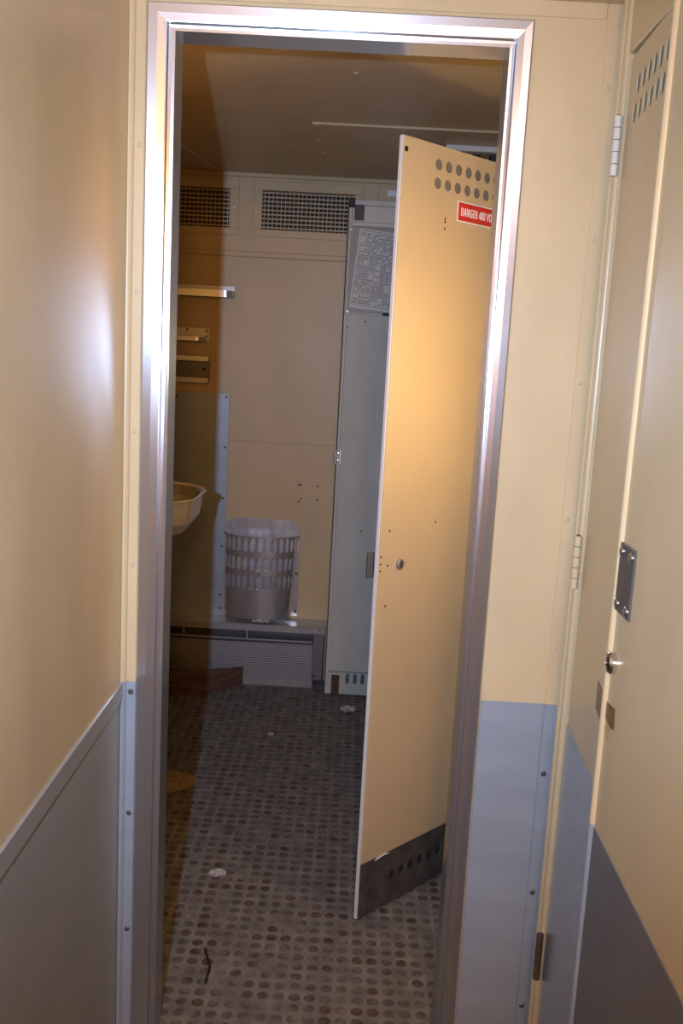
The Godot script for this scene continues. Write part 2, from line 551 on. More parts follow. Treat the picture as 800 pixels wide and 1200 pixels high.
func build_bulkhead() -> void:
	var b := thing("wall_front", "cream bulkhead around the doorway with a grey lower dado", "wall", Vector3.ZERO, "", "structure")
	var fl := -0.386
	var fr := 0.2645
	var ft := 1.966
	bar(b, "core", Vector3(-1.05, -0.02, BZ - BT), Vector3(fl + 0.03, CH + 0.02, BZ - 0.004), "cream_wall", 0.0)
	bar(b, "core", Vector3(fr - 0.03, -0.02, BZ - BT), Vector3(0.5, CH + 0.02, BZ - 0.004), "cream_wall", 0.0)
	bar(b, "core", Vector3(fl + 0.03, ft - 0.03, BZ - BT), Vector3(fr - 0.03, CH + 0.02, BZ - 0.004), "cream_wall", 0.0)
	# face sheets
	bar(b, "face_sheet", Vector3(fl - 0.002, ft - 0.002, BZ - 0.006), Vector3(0.388, CC + 0.02, BZ), "cream", 0.0)
	bar(b, "face_sheet", Vector3(fr - 0.002, 0.766, BZ - 0.006), Vector3(0.388, ft - 0.002, BZ), "cream", 0.0)
	var ws := bar(b, "dado_sheet", Vector3(fr + 0.004, 0.0, BZ - 0.004), Vector3(0.388, 0.766, BZ + 0.0015), "wainscot", 0.001)
	ws.set_meta("label", "blue-grey brushed metal dado sheet")
	# strips up both corners, screwed every 247 mm
	for s in [[WX + 0.008, fl - 0.001, "left"], [0.388, 0.418, "right"]]:
		bar(b, "corner_strip", Vector3(s[0], 0.764, BZ - 0.004), Vector3(s[1], CC, BZ + 0.0035), "cream", 0.002)
		bar(b, "corner_strip_lower", Vector3(s[0], 0.0, BZ - 0.004), Vector3(s[1], 0.764, BZ + 0.0035), "wainscot", 0.002)
		var y: float = (1.735 if s[2] == "left" else 1.864)
		while y > 0.0:
			var sm := "screw_cream" if y > 0.766 else "plate_dark"
			screw(b, Vector3(-0.397 if s[2] == "left" else 0.398, y, BZ + 0.0035), Vector3.BACK, 0.0042 if y > 0.766 else 0.0055, sm)
			y -= 0.2475
	# stainless door frame: flat face, groove, stop bead and deep reveal, mitred corners
	var d := thing("door_1", "brushed stainless steel door frame around the open doorway", "door frame", Vector3.ZERO, "", "structure")
	# profile across the member: (distance in from the outer edge, forward of the bulkhead face)
	var prof := [Vector2(0.0, -0.004), Vector2(0.0, 0.008), Vector2(0.0025, 0.0106), Vector2(0.017, 0.0112), Vector2(0.0295, 0.0104), Vector2(0.0315, 0.010), Vector2(0.0322, -0.002), Vector2(0.0372, -0.003), Vector2(0.0376, 0.001), Vector2(0.0430, 0.0012), Vector2(0.0435, 0.0002), Vector2(0.0435, -0.066), Vector2(0.0, -0.066)]
	var member := func(a0: Vector2, dir0: Vector2, a1: Vector2, dir1: Vector2):
		var st := start()
		var along := (a1 - a0).normalized()
		for i in prof.size():
			var q0: Vector2 = prof[i]
			var q1: Vector2 = prof[(i + 1) % prof.size()]
			var pts := []
			for z in [[q0, a0, dir0], [q1, a0, dir0], [q1, a1, dir1], [q0, a1, dir1]]:
				var v: Vector2 = z[1] + z[2] * z[0].x
				pts.append(Vector3(v.x, v.y, BZ + z[0].y))
			var e := q1 - q0
			var inw: Vector2 = (dir0 - along * dir0.dot(along)).normalized()
			var n := Vector3(inw.x * -e.y, inw.y * -e.y, e.x)
			n = n.normalized()
			# u runs across the member, v along it, so the brushed lobe spreads across the grain
			var uv := [Vector2(q0.x * 20.0, 0), Vector2(q1.x * 20.0 + 0.01, 0), Vector2(q1.x * 20.0 + 0.01, 2), Vector2(q0.x * 20.0, 2)]
			var order := [0, 1, 2, 0, 2, 3]
			if (pts[1] - pts[0]).cross(pts[2] - pts[0]).dot(n) > 0.0: order = [0, 2, 1, 0, 3, 2]
			for k in order:
				st.set_uv(uv[k])
				st.set_normal(n)
				st.add_vertex(pts[k])
		return st.commit()
	part(d, "jamb", member.call(Vector2(fl, ft), Vector2(1.10, -1), Vector2(fl, 0), Vector2(1.10, 0)), "steel_v")
	part(d, "jamb", member.call(Vector2(fr, ft), Vector2(-0.85, -1), Vector2(fr, 0), Vector2(-0.85, 0)), "steel_v")
	part(d, "header", member.call(Vector2(fl, ft), Vector2(1.10, -1), Vector2(fr, ft), Vector2(-0.85, -1)), "steel_h")

func build_lamps() -> void:
	# corridor ceiling lamp behind the camera
	var l := thing("ceiling_lamp", "round warm ceiling lamp of the corridor", "lamp", Vector3(0.12, CC, 0.95))
	part(l, "base_ring", lathe_mesh([Vector2(0.11, 0.0), Vector2(0.11, -0.012), Vector2(0.10, -0.018), Vector2(0.0, -0.018)], 28), "steel_bright", at(0.12, CC, 0.95))
	part(l, "glass_dome", lathe_mesh([Vector2(0.095, -0.018), Vector2(0.09, -0.032), Vector2(0.07, -0.044), Vector2(0.035, -0.051), Vector2(0.0, -0.053)], 28), "lamp_glass", at(0.12, CC, 0.95))
	var o := OmniLight3D.new()
	o.name = "lamp_light"
	o.light_color = Color(1.0, 0.52, 0.155).linear_to_srgb()
	o.light_energy = 1.2
	o.light_size = 0.07
	o.omni_range = 10.0
	o.omni_attenuation = 2.0
	o.shadow_enabled = true
	l.add_child(o)
	o.global_position = Vector3(0.12, CC - 0.13, 0.95)
	# washroom lamp on the inner face of the bulkhead, right of the doorway, facing the open yellow door
	var lz := BZ - BT
	var w := thing("wall_lamp", "warm wall lamp on the washroom side of the bulkhead", "lamp", Vector3(0.35, 1.38, lz))
	part(w, "back_plate", box_mesh(Vector3(0.10, 0.20, 0.014), 0.003), "steel_bright", at(0.35, 1.38, lz - 0.007))
	part(w, "glass_shade", box_mesh(Vector3(0.08, 0.17, 0.035), 0.012), "lamp_glass", at(0.35, 1.38, lz - 0.031))
	var q := OmniLight3D.new()
	q.name = "lamp_light"
	q.light_color = Color(1.0, 0.76, 0.40).linear_to_srgb()
	q.light_energy = 0.10
	q.light_size = 0.04
	q.omni_range = 8.0
	q.omni_attenuation = 2.0
	q.shadow_enabled = true
	w.add_child(q)
	q.global_position = Vector3(0.35, 1.38, lz - 0.10)
	# dim orange lamp on the washroom's left wall, hidden behind the left jamb
	var v := thing("wall_lamp", "dim orange wall lamp on the washroom side wall before the basin", "lamp", Vector3(-1.0, 1.60, -2.05))
	part(v, "back_plate", box_mesh(Vector3(0.02, 0.12, 0.30), 0.004), "steel_bright", at(-0.99, 1.60, -2.05))
	part(v, "glass_shade", box_mesh(Vector3(0.06, 0.08, 0.26), 0.02), "lamp_glass", at(-0.95, 1.60, -2.05))
	var u := OmniLight3D.new()
	u.name = "lamp_light"
	u.light_color = Color(1.0, 0.48, 0.13).linear_to_srgb()
	u.light_energy = 0.052
	u.light_size = 0.05
	u.omni_range = 8.0
	u.omni_attenuation = 2.0
	u.shadow_enabled = true
	v.add_child(u)
	u.global_position = Vector3(-0.86, 1.60, -2.05)

# ------------------------------------------------------------------ right side of the corridor
func build_corridor_lockers() -> void:
	var fx := 0.412
	var g := thing("wall_right", "tan locker front framing the doors along the corridor", "wall", Vector3.ZERO, "", "structure")
	bar(g, "backing", Vector3(0.47, -0.02, BZ), Vector3(0.5, CC + 0.02, 1.3), "cream", 0.0)
	bar(g, "header_panel", Vector3(fx - 0.006, 1.895, BZ + 0.09), Vector3(0.47, CC + 0.01, 1.3), "cream", 0.002)
	bar(g, "corner_post", Vector3(0.418, 0.0, BZ), Vector3(0.47, CC, BZ + 0.03), "cream", 0.003)
	# round-edged hinge post, cream to the bottom
	var st := start()
	var pts := PackedVector2Array()
	for i in 9:
		var a := PI * i / 8.0 + PI * 0.5
		pts.append(Vector2(0.007 * cos(a) + 0.007, 0.009 * sin(a) - 0.008))
	pts.append(Vector2(0.010, -0.018))
	pts.append(Vector2(0.06, -0.018))
	pts.append(Vector2(0.06, 0.026))
	pts.append(Vector2(0.010, 0.026))
	for i in 9:
		var a := PI * i / 8.0 + PI * 0.5
		pts.insert(i, Vector2(0.006 * cos(a) + 0.008, 0.010 * sin(a) + 0.013))
	add_prism(st, Transform3D(Basis(Vector3.RIGHT, Vector3.BACK, Vector3.UP), Vector3(0.400, 0, BZ + 0.062)), pts, 0.13, CC)
	part(g, "hinge_post", st.commit(), "cream")
	var st2 := start()
	add_prism(st2, Transform3D(Basis(Vector3.RIGHT, Vector3.BACK, Vector3.UP), Vector3(0.400, 0, BZ + 0.062)), pts, 0.0, 0.13)
	part(g, "hinge_post_foot", st2.commit(), "wainscot")

	# far locker door, hinged at the bulkhead and standing a touch ajar
	var z0 := BZ + 0.094      # hinge line
	var ajar := deg_to_rad(2.6)
	var dx := Vector3(-sin(ajar), 0, cos(ajar))
	var dn := Vector3(-cos(ajar), 0, -sin(ajar))
	var org := Vector3(fx, 0.02, z0)
	var f := func(x: float, y: float, d: float): return org + dx * x + Vector3.UP * y + dn * d
	var L := thing("locker_door", "narrow tan locker door hinged beside the bulkhead with round vent holes", "locker door", org)
	var holes := []
	for rr in [1.835, 1.793]:
		for k in 7:
			holes.append([0.058 + 0.0325 * k - (0.008 if rr < 1.8 else 0.0), rr - 0.02, 0.0115, 0.0150, 0.016, 0.019])
	for rr in [0.10, 0.06]:
		for k in 8: holes.append([0.05 + 0.034 * k, rr - 0.02, 0.008, 0.015, 0.0165, 0.019])
	part(L, "leaf", plate_mesh(0.372, 1.868, 0.002, holes, f), "cream")
	part(L, "core", plate_mesh(0.372, 1.868, 0.010, [], func(x, y, d): return f.call(x, y, d - 0.006)), "cream")
	part(L, "kick_sheet", plate_mesh(0.372, 0.62, 0.002, [], func(x, y, d): return f.call(x, y + 0.125, d + 0.0025)), "kick_steel").set_meta("label", "grey kick sheet lightened by a painted reflection")
	part(L, "vent_backing", plate_mesh(0.36, 0.13, 0.002, [], func(x, y, d): return f.call(x + 0.02, y + 1.735, d - 0.0035)), "grey_trim")
	for hy in [1.755, 1.062, 0.30]:
		var hm := "off_white" if hy > 1.5 else ("cream" if hy > 0.5 else "rust")
		var hg := part(L, "hinge", lathe_mesh([Vector2(0.0035, 0), Vector2(0.0035, 0.095), Vector2(0, 0.096)], 8), "plate_dark", at(fx - 0.012, hy - 0.047, z0 - 0.006))
		hg.set_meta("label", {"off_white": "whitish top hinge", "cream": "cream painted middle hinge", "rust": "bare brown bottom hinge"}[hm])
		for k in 5:
			part(hg, "knuckle", lathe_mesh([Vector2(0, 0), Vector2(0.0065, 0.0), Vector2(0.0065, 0.0175), Vector2(0, 0.0175)], 12), hm, at(fx - 0.012, hy - 0.047 + 0.0188 * k, z0 - 0.006))

	# near locker door, proud of the far one, rounded leading edge
	var nx := 0.367
	var nz := -1.245
	var D := thing("locker_door", "wide tan locker door nearest the camera with latch plate and lock", "locker door", Vector3(nx, 0.02, nz))
	var sd := start()
	var ep := PackedVector2Array()
	for i in 7:
		var a := PI + PI * 0.5 * i / 6.0
		ep.append(Vector2(0.008 + 0.008 * cos(a), 0.008 + 0.008 * sin(a)))
	ep.append(Vector2(0.018, 0.0))
	ep.append(Vector2(0.018, 0.016))
	ep.append(Vector2(0.0, 0.016))
	var exf := Transform3D(Basis(Vector3.RIGHT, Vector3.BACK, Vector3.UP), Vector3(nx, 0, nz))
	add_prism(sd, exf, ep, 0.766, 1.888)
	var bead := PackedVector2Array()
	for i in 9:
		var a := PI * 0.5 + PI * i / 8.0
		bead.append(Vector2(0.006 * cos(a), 0.006 + 0.006 * sin(a)))
	add_prism(sd, exf, bead, 0.766, 1.888)
	part(D, "edge", sd.commit(), "cream")
	var se := start()
	add_prism(se, exf, ep, 0.02, 0.766)
	add_prism(se, exf, bead, 0.02, 0.766)
	part(D, "edge_lower", se.commit(), "wainscot")
	var nh := []
	for rr in [1.815, 1.775]:
		for k in 8: nh.append([0.10 + 0.0335 * k, rr - 0.02, 0.0115, 0.015, 0.016, 0.019])
	var fn := func(x: float, y: float, d: float): return Vector3(nx - d, 0.02 + y, nz + 0.016 + x)
	part(D, "leaf", plate_mesh(1.2, 1.868, 0.002, nh, fn), "cream")
	part(D, "core", plate_mesh(1.2, 1.868, 0.014, [], func(x, y, d): return fn.call(x, y, d - 0.006)), "cream")
	part(D, "kick_sheet", plate_mesh(1.2, 0.74, 0.002, [], func(x, y, d): return fn.call(x, y + 0.004, d + 0.002)), "kick_dark").set_meta("label", "grey kick sheet lightened by a painted reflection")
	part(D, "vent_backing", plate_mesh(0.32, 0.13, 0.002, [], func(x, y, d): return fn.call(x + 0.06, y + 1.715, d - 0.0035)), "grey_trim")
	# latch plate with four bright screws
	var lp := bar(D, "latch_plate", Vector3(nx - 0.0035, 1.079, nz + 0.010), Vector3(nx + 0.001, 1.172, nz + 0.074), "plate_dark", 0.001)
	lp.set_meta("label", "dark rectangular latch plate")
	for q in [[1.161, 0.021], [1.161, 0.064], [1.090, 0.021], [1.090, 0.064]]:
		screw(lp, Vector3(nx - 0.0035, q[0], nz + q[1]), Vector3.LEFT, 0.0068, "screw_bright")
	var lk := part(D, "lock_cylinder", lathe_mesh([Vector2(0.0155, 0), Vector2(0.0155, 0.006), Vector2(0.0125, 0.010), Vector2(0.0075, 0.0105), Vector2(0.007, 0.006), Vector2(0, 0.006)], 24), "steel_bright", Transform3D(Basis(Vector3.UP, Vector3.LEFT, Vector3.BACK).orthonormalized(), Vector3(nx, 1.008, nz + 0.026)))
	part(lk, "keyway", box_mesh(Vector3(0.003, 0.010, 0.0025), 0.0), "black", at(nx - 0.007, 1.008, nz + 0.026))
	screw(D, Vector3(nx - 0.0002, 1.716, nz + 0.006), Vector3.LEFT, 0.0055, "screw_cream", "stud_head")
	# thin brown patches laid on both doors beside the gap
	var tp := thing("brown_patch", "thin brown patches on the locker doors below the lock", "brown_patch", Vector3(nx, 0.93, nz))
	part(tp, "near_piece", prism_mesh(PackedVector2Array([Vector2(0.012, 0.948), Vector2(0.052, 0.952), Vector2(0.056, 0.925), Vector2(0.04, 0.921), Vector2(0.013, 0.926)]), 0.0, 0.0008), "brown_patch", Transform3D(Basis(Vector3.BACK, Vector3.UP, Vector3.LEFT), Vector3(nx - 0.0001, 0, nz)))
	part(tp, "pale_piece", prism_mesh(PackedVector2Array([Vector2(0.014, 0.926), Vector2(0.042, 0.921), Vector2(0.03, 0.895), Vector2(0.014, 0.908)]), 0.0, 0.0005), "pale_patch", Transform3D(Basis(Vector3.BACK, Vector3.UP, Vector3.LEFT), Vector3(nx - 0.0001, 0, nz)))
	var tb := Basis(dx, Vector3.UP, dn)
	part(tp, "far_piece", prism_mesh(PackedVector2Array([Vector2(0.195, 0.916), Vector2(0.238, 0.910), Vector2(0.238, 0.864), Vector2(0.195, 0.872)]), 0.0, 0.0008), "brown_patch", Transform3D(tb, Vector3(org.x, 0, org.z) + dn * 0.0001))

# ------------------------------------------------------------------ washroom rear wall
func build_rear_wall() -> void:
	var w := thing("wall_back", "cream washroom rear wall with a moulded band under the vents", "wall", Vector3.ZERO, "", "structure")
	bar(w, "core", Vector3(-1.1, -0.02, BW - 0.08), Vector3(0.95, 1.80, BW - 0.004), "cream_wall", 0.0)
	# band above, left open behind each ventilator
	var fn := func(x: float, y: float, d: float): return Vector3(-1.0 + x, 1.78 + y, BW + d)
	bar(w, "core", Vector3(-1.1, 1.80, BW - 0.08), Vector3(0.95, CH + 0.02, BW - 0.03), "cream_wall", 0.0)
	bar(w, "band_panel", Vector3(-1.0, 1.78, BW - 0.03), Vector3(0.45, 1.87, BW), "cream_wall", 0.001)
	bar(w, "band_panel", Vector3(-1.0, 2.02, BW - 0.03), Vector3(0.45, CH, BW), "cream_wall", 0.001)
	bar(w, "band_panel", Vector3(-0.542, 1.87, BW - 0.03), Vector3(-0.413, 2.02, BW), "cream_wall", 0.0)
	bar(w, "band_panel", Vector3(-0.045, 1.87, BW - 0.03), Vector3(0.45, 2.02, BW), "cream_wall", 0.0)
	bar(w, "band_panel", Vector3(-1.0, 1.87, BW - 0.03), Vector3(-0.90, 2.02, BW), "cream_wall", 0.0)
	# wall sheets with a fine joint at 1.018 m
	bar(w, "wall_sheet", Vector3(-1.0, 1.0195, BW - 0.004), Vector3(0.45, 1.758, BW), "cream_wall", 0.0008)
	bar(w, "wall_sheet", Vector3(-1.0, 0.0, BW - 0.004), Vector3(0.45, 1.0165, BW), "cream_wall", 0.0008)
	bar(w, "band_rail", Vector3(-1.0, 1.760, BW - 0.004), Vector3(0.45, 1.782, BW + 0.006), "cream_wall", 0.003)
	bar(w, "ceiling_moulding", Vector3(-1.0, CH - 0.017, BW - 0.002), Vector3(0.45, CH, BW + 0.016), "cream_wall", 0.004)
	for q in [[-0.218, 0.849], [-0.210, 0.849], [-0.139, 0.846], [-0.139, 0.79], [-0.208, 0.79], [-0.216, 0.778]]:
		screw(w, Vector3(q[0], q[1], BW), Vector3.BACK, 0.004, "rust", "screw_hole")

	# hinged ventilator doors: raised frame, grille of bars over a dusty filter, knob
	var vents := [[-0.94, -0.505, -0.90, -0.542, -0.522, "left ventilator door above the wall shelf, half in shadow"], [-0.448, -0.014, -0.413, -0.045, -0.437, "middle ventilator door with a lit grille above the waste bin"]]
	for v in vents:
		var t := thing("ventilator_door", v[5], "ventilator", Vector3(v[0], 1.841, BW), "ventilator doors under the ceiling")
		var x0: float = v[0]
		var x1: float = v[1]
		var g0: float = v[2]
		var g1: float = v[3]
		var y0 := 1.841
		var y1 := 2.056
		bar(t, "frame_rail", Vector3(x0, y0, BW), Vector3(x1, 1.870, BW + 0.006), "cream_wall", 0.002)
		bar(t, "frame_rail", Vector3(x0, 2.020, BW), Vector3(x1, y1, BW + 0.006), "cream_wall", 0.002)
		bar(t, "frame_stile", Vector3(x0, 1.870, BW), Vector3(g0, 2.020, BW + 0.006), "cream_wall", 0.0015)
		bar(t, "frame_stile", Vector3(g1, 1.870, BW), Vector3(x1, 2.020, BW + 0.006), "cream_wall", 0.0015)
		var gb := start()
		var n := 9
		for k in n:
			add_box(gb, at((g0 + g1) * 0.5, 1.870 + 0.15 * (k + 0.5) / n, BW - 0.003), Vector3(g1 - g0, 0.0042, 0.006))
		var m := int((g1 - g0) / 0.0165)
		for k in m:
			add_box(gb, at(g0 + (g1 - g0) * (k + 0.5) / m, 1.945, BW - 0.009), Vector3(0.0022, 0.15, 0.003))
		part(t, "grille", gb.commit(), "bar_paint")
		bar(t, "filter", Vector3(g0, 1.870, BW - 0.030), Vector3(g1, 2.020, BW - 0.022), "filter", 0.0).set_meta("label", "dusty dark filter behind the bars")
		screw(t, Vector3(v[4], 1.95, BW + 0.006), Vector3.BACK, 0.009, "off_white", "knob")
	var t3 := thing("ventilator_door", "plain hatch with a white label at the right end of the vent band", "ventilator", Vector3(0.05, 1.86, BW))
	bar(t3, "panel", Vector3(0.046, 1.862, BW), Vector3(0.40, 2.058, BW + 0.006), "cream_wall", 0.002)
	bar(t3, "label_plate", Vector3(0.081, 2.020, BW + 0.006), Vector3(0.20, 2.043, BW + 0.009), "sign_white", 0.001)

	# steel splash sheet at the lower left
	var s := thing("splash_panel", "blue-grey steel sheet screwed to the rear wall left of the bin", "panel", Vector3(-0.75, 0.28, BW))
	bar(s, "sheet", Vector3(-0.98, 0.262, BW), Vector3(-0.518, 1.212, BW + 0.003), "wainscot", 0.001)
	for y in [1.197, 0.99, 0.775, 0.57, 0.36, 0.30]: screw(s, Vector3(-0.531, y, BW + 0.003), Vector3.BACK, 0.0055, "plate_dark")
	screw(s, Vector3(-0.735, 1.192, BW + 0.003), Vector3.BACK, 0.0055, "plate_dark")

	# convector heater along the foot of the wall
	var hx0 := -0.99
	var hx1 := -0.077
	var hz := -3.78
	var c := thing("heater", "low stainless heater cabinet with perforated front along the rear wall", "heater", Vector3(-0.5, 0.0, -3.83))
	var top := PackedVector2Array([Vector2(0, 0.238), Vector2(0.100, 0.238), Vector2(0.100, 0.262), Vector2(0.096, 0.266), Vector2(0.0, 0.273)])
	var ts := start()
	add_prism(ts, Transform3D(Basis(Vector3.BACK, Vector3.UP, Vector3.LEFT), Vector3(0, 0, BW + 0.0005)), top, -hx1, -hx0)
	part(c, "sill", ts.commit(), "steel_satin")
	bar(c, "back_plate", Vector3(hx0, 0.0, BW + 0.0005), Vector3(hx1, 0.238, BW + 0.01), "plate_dark", 0.0)
	bar(c, "slot_rail", Vector3(hx0, 0.196, hz - 0.016), Vector3(hx1 - 0.05, 0.204, hz - 0.004), "steel_dull", 0.001)
	for x in [-0.90, -0.667, -0.400]: bar(c, "slot_divider", Vector3(x - 0.004, 0.196, hz - 0.014), Vector3(x + 0.004, 0.238, hz - 0.002), "steel_dull", 0.001)
	bar(c, "perforated_front", Vector3(hx0, 0.032, hz - 0.006), Vector3(hx1 - 0.04, 0.186, hz), "perforated", 0.002)
	bar(c, "front_fold", Vector3(hx0, 0.183, hz - 0.03), Vector3(hx1 - 0.04, 0.188, hz + 0.001), "steel_dull", 0.001)
	bar(c, "toe_strip", Vector3(hx0, 0.0, hz - 0.02), Vector3(hx1 - 0.04, 0.030, hz - 0.002), "steel_dull", 0.002)
	var ec := bar(c, "end_cap", Vector3(hx1 - 0.047, 0.035, hz - 0.09), Vector3(hx1, 0.2375, hz + 0.003), "steel_bright", 0.003)
	ec.set_meta("label", "polished steel end cap")
	screw(ec, Vector3(hx1 - 0.037, 0.055, hz + 0.003), Vector3.BACK, 0.006, "rust")
	screw(c, Vector3(hx1 - 0.02, 0.252, hz), Vector3.BACK, 0.005, "screw")

	# perforated waste bin
	var bcx := -0.362
	var b := thing("waste_bin", "curved stainless waste bin with three rows of slots on the rear wall", "waste bin", Vector3(bcx, 0.24, BW))
	var bp := PackedVector2Array()
	var bx0 := -0.522
	var bx1 := -0.202
	var rr := 0.045
	bp.append(Vector2(bx0 + 0.01, 0.285))
	bp.append(Vector2(bx1, 0.285))
	for i in 7:
		var a := PI * 0.5 * i / 6.0
		bp.append(Vector2(bx1 - rr + rr * cos(a), 0.698 - rr + rr * sin(a)))
	for i in 7:
		var a := PI * 0.5 + PI * 0.5 * i / 6.0
		bp.append(Vector2(bx0 + rr + rr * cos(a), 0.698 - rr + rr * sin(a)))
	part(b, "back_plate", prism_mesh(bp, 0.0, 0.004), "steel_bin", at(0, 0, BW + 0.003))
	var bd := 0.088          # how far the body bulges out
	var hw := 0.152
	var bh := 0.345
	var arc := 0.44
	var bf := func(x: float, y: float, d: float):
		var a := PI * (x / arc)
		var k: float = 0.93 + 0.07 * (y / bh)
		var cx: float = bcx - cos(a) * (hw * k + d)
		var cz: float = BW + 0.007 + pow(maxf(sin(a), 0.0), 0.62) * (bd * k + d)
		return Vector3(cx - 0.004 * (1.0 - y / bh), 0.283 + y + 0.006 * (1.0 - y / bh) * (1.0 - sin(a)), cz)
	var slots := []
	for j in 3:
		for i in 15: slots.append([0.017 + 0.0290 * i, 0.159 + 0.0795 * j, 0.0113, 0.0285, 0.01448, 0.036])
	part(b, "body", plate_mesh(arc, bh, 0.002, slots, bf, 34), "steel_bin")
	var bb := start()
	var ring := []
	for i in 21: ring.append(bf.call(arc * i / 20.0, 0.001, 0.0))
	for i in 20: face(bb, [Vector3(bcx, 0.284, BW + 0.007), ring[i], ring[i + 1]], Vector3.DOWN)
	part(b, "bottom", bb.commit(), "steel_bin")
	for q in [[bx0 + 0.006, 0.63], [bx1 - 0.008, 0.628], [bx1 - 0.008, 0.47], [bx1 - 0.008, 0.305], [bx0 + 0.014, 0.305]]:
		screw(b, Vector3(q[0], q[1], BW + 0.007), Vector3.BACK, 0.006, "plate_dark")

	# shelves
	var a := thing("wall_shelf", "long steel shelf with rounded lip high on the left rear wall", "shelf", Vector3(-0.7, 1.594, BW))
	bar(a, "back_plate", Vector3(-0.92, 1.594, BW), Vector3(-0.510, 1.642, BW + 0.003), "shelf_back", 0.001)
	shelf_lip(a, -0.92, -0.512, 0.085, 1.594, 0.026, 0.03)
	var s2 := thing("soap_shelf", "small steel soap shelf with rounded lip below the long shelf", "shelf", Vector3(-0.7, 1.415, BW))
	bar(s2, "back_plate", Vector3(-0.86, 1.415, BW), Vector3(-0.608, 1.472, BW + 0.003), "shelf_back", 0.001)
	shelf_lip(s2, -0.84, -0.618, 0.065, 1.418, 0.016, 0.035)
	for q in [[-0.62, 1.46], [-0.70, 1.462], [-0.62, 1.437]]: screw(s2, Vector3(q[0], q[1], BW + 0.003), Vector3.BACK, 0.006, "plate_dark")
	var s3 := thing("towel_holder", "steel holder with two long channels below the soap shelf", "holder", Vector3(-0.7, 1.25, BW))
	bar(s3, "back_plate", Vector3(-0.86, 1.255, BW), Vector3(-0.603, 1.352, BW + 0.003), "plate_dark", 0.001)
	for y in [1.338, 1.250]:
		var cst := start()
		add_box(cst, at(-0.73, y + 0.010, BW + 0.030), Vector3(0.252, 0.021, 0.003), 0.001)
		add_box(cst, at(-0.73, y + 0.001, BW + 0.016), Vector3(0.252, 0.002, 0.026), 0.0005)
		part(s3, "channel", cst.commit(), "steel_satin")
	screw(s3, Vector3(-0.628, 1.305, BW + 0.003), Vector3.BACK, 0.006, "black")

func shelf_lip(parent: Node3D, x0: float, x1: float, depth: float, y: float, h: float, rad: float) -> void:
	# tray floor and a lip that turns back to the wall round both front corners
	var outline := [Vector2(x0, 0.003)]
	for i in 7:
		var a := PI - PI * 0.5 * i / 6.0
		outline.append(Vector2(x0 + rad + rad * cos(a), depth - rad + rad * sin(a)))
	for i in 7:
		var a := PI * 0.5 - PI * 0.5 * i / 6.0
		outline.append(Vector2(x1 - rad + rad * cos(a), depth - rad + rad * sin(a)))
	outline.append(Vector2(x1, 0.003))
	var pts := PackedVector2Array(outline)
	part(parent, "tray", prism_mesh(pts, 0.0, 0.002), "shelf_back", Transform3D(Basis(Vector3.RIGHT, Vector3.BACK, Vector3.UP), Vector3(0, y, BW)))
	var st := start()
	for i in outline.size() - 1:
		var p: Vector2 = outline[i]
		var q: Vector2 = outline[i + 1]
		var d := (q - p).normalized()
		var xf := Transform3D(Basis(Vector3(d.x, 0, d.y), Vector3.UP, Vector3(-d.y, 0, d.x)), Vector3((p.x + q.x) * 0.5, y + h * 0.5, BW + (p.y + q.y) * 0.5))
		add_box(st, xf, Vector3(p.distance_to(q) + 0.001, h, 0.002))
	part(parent, "lip", st.commit(), "steel_satin")

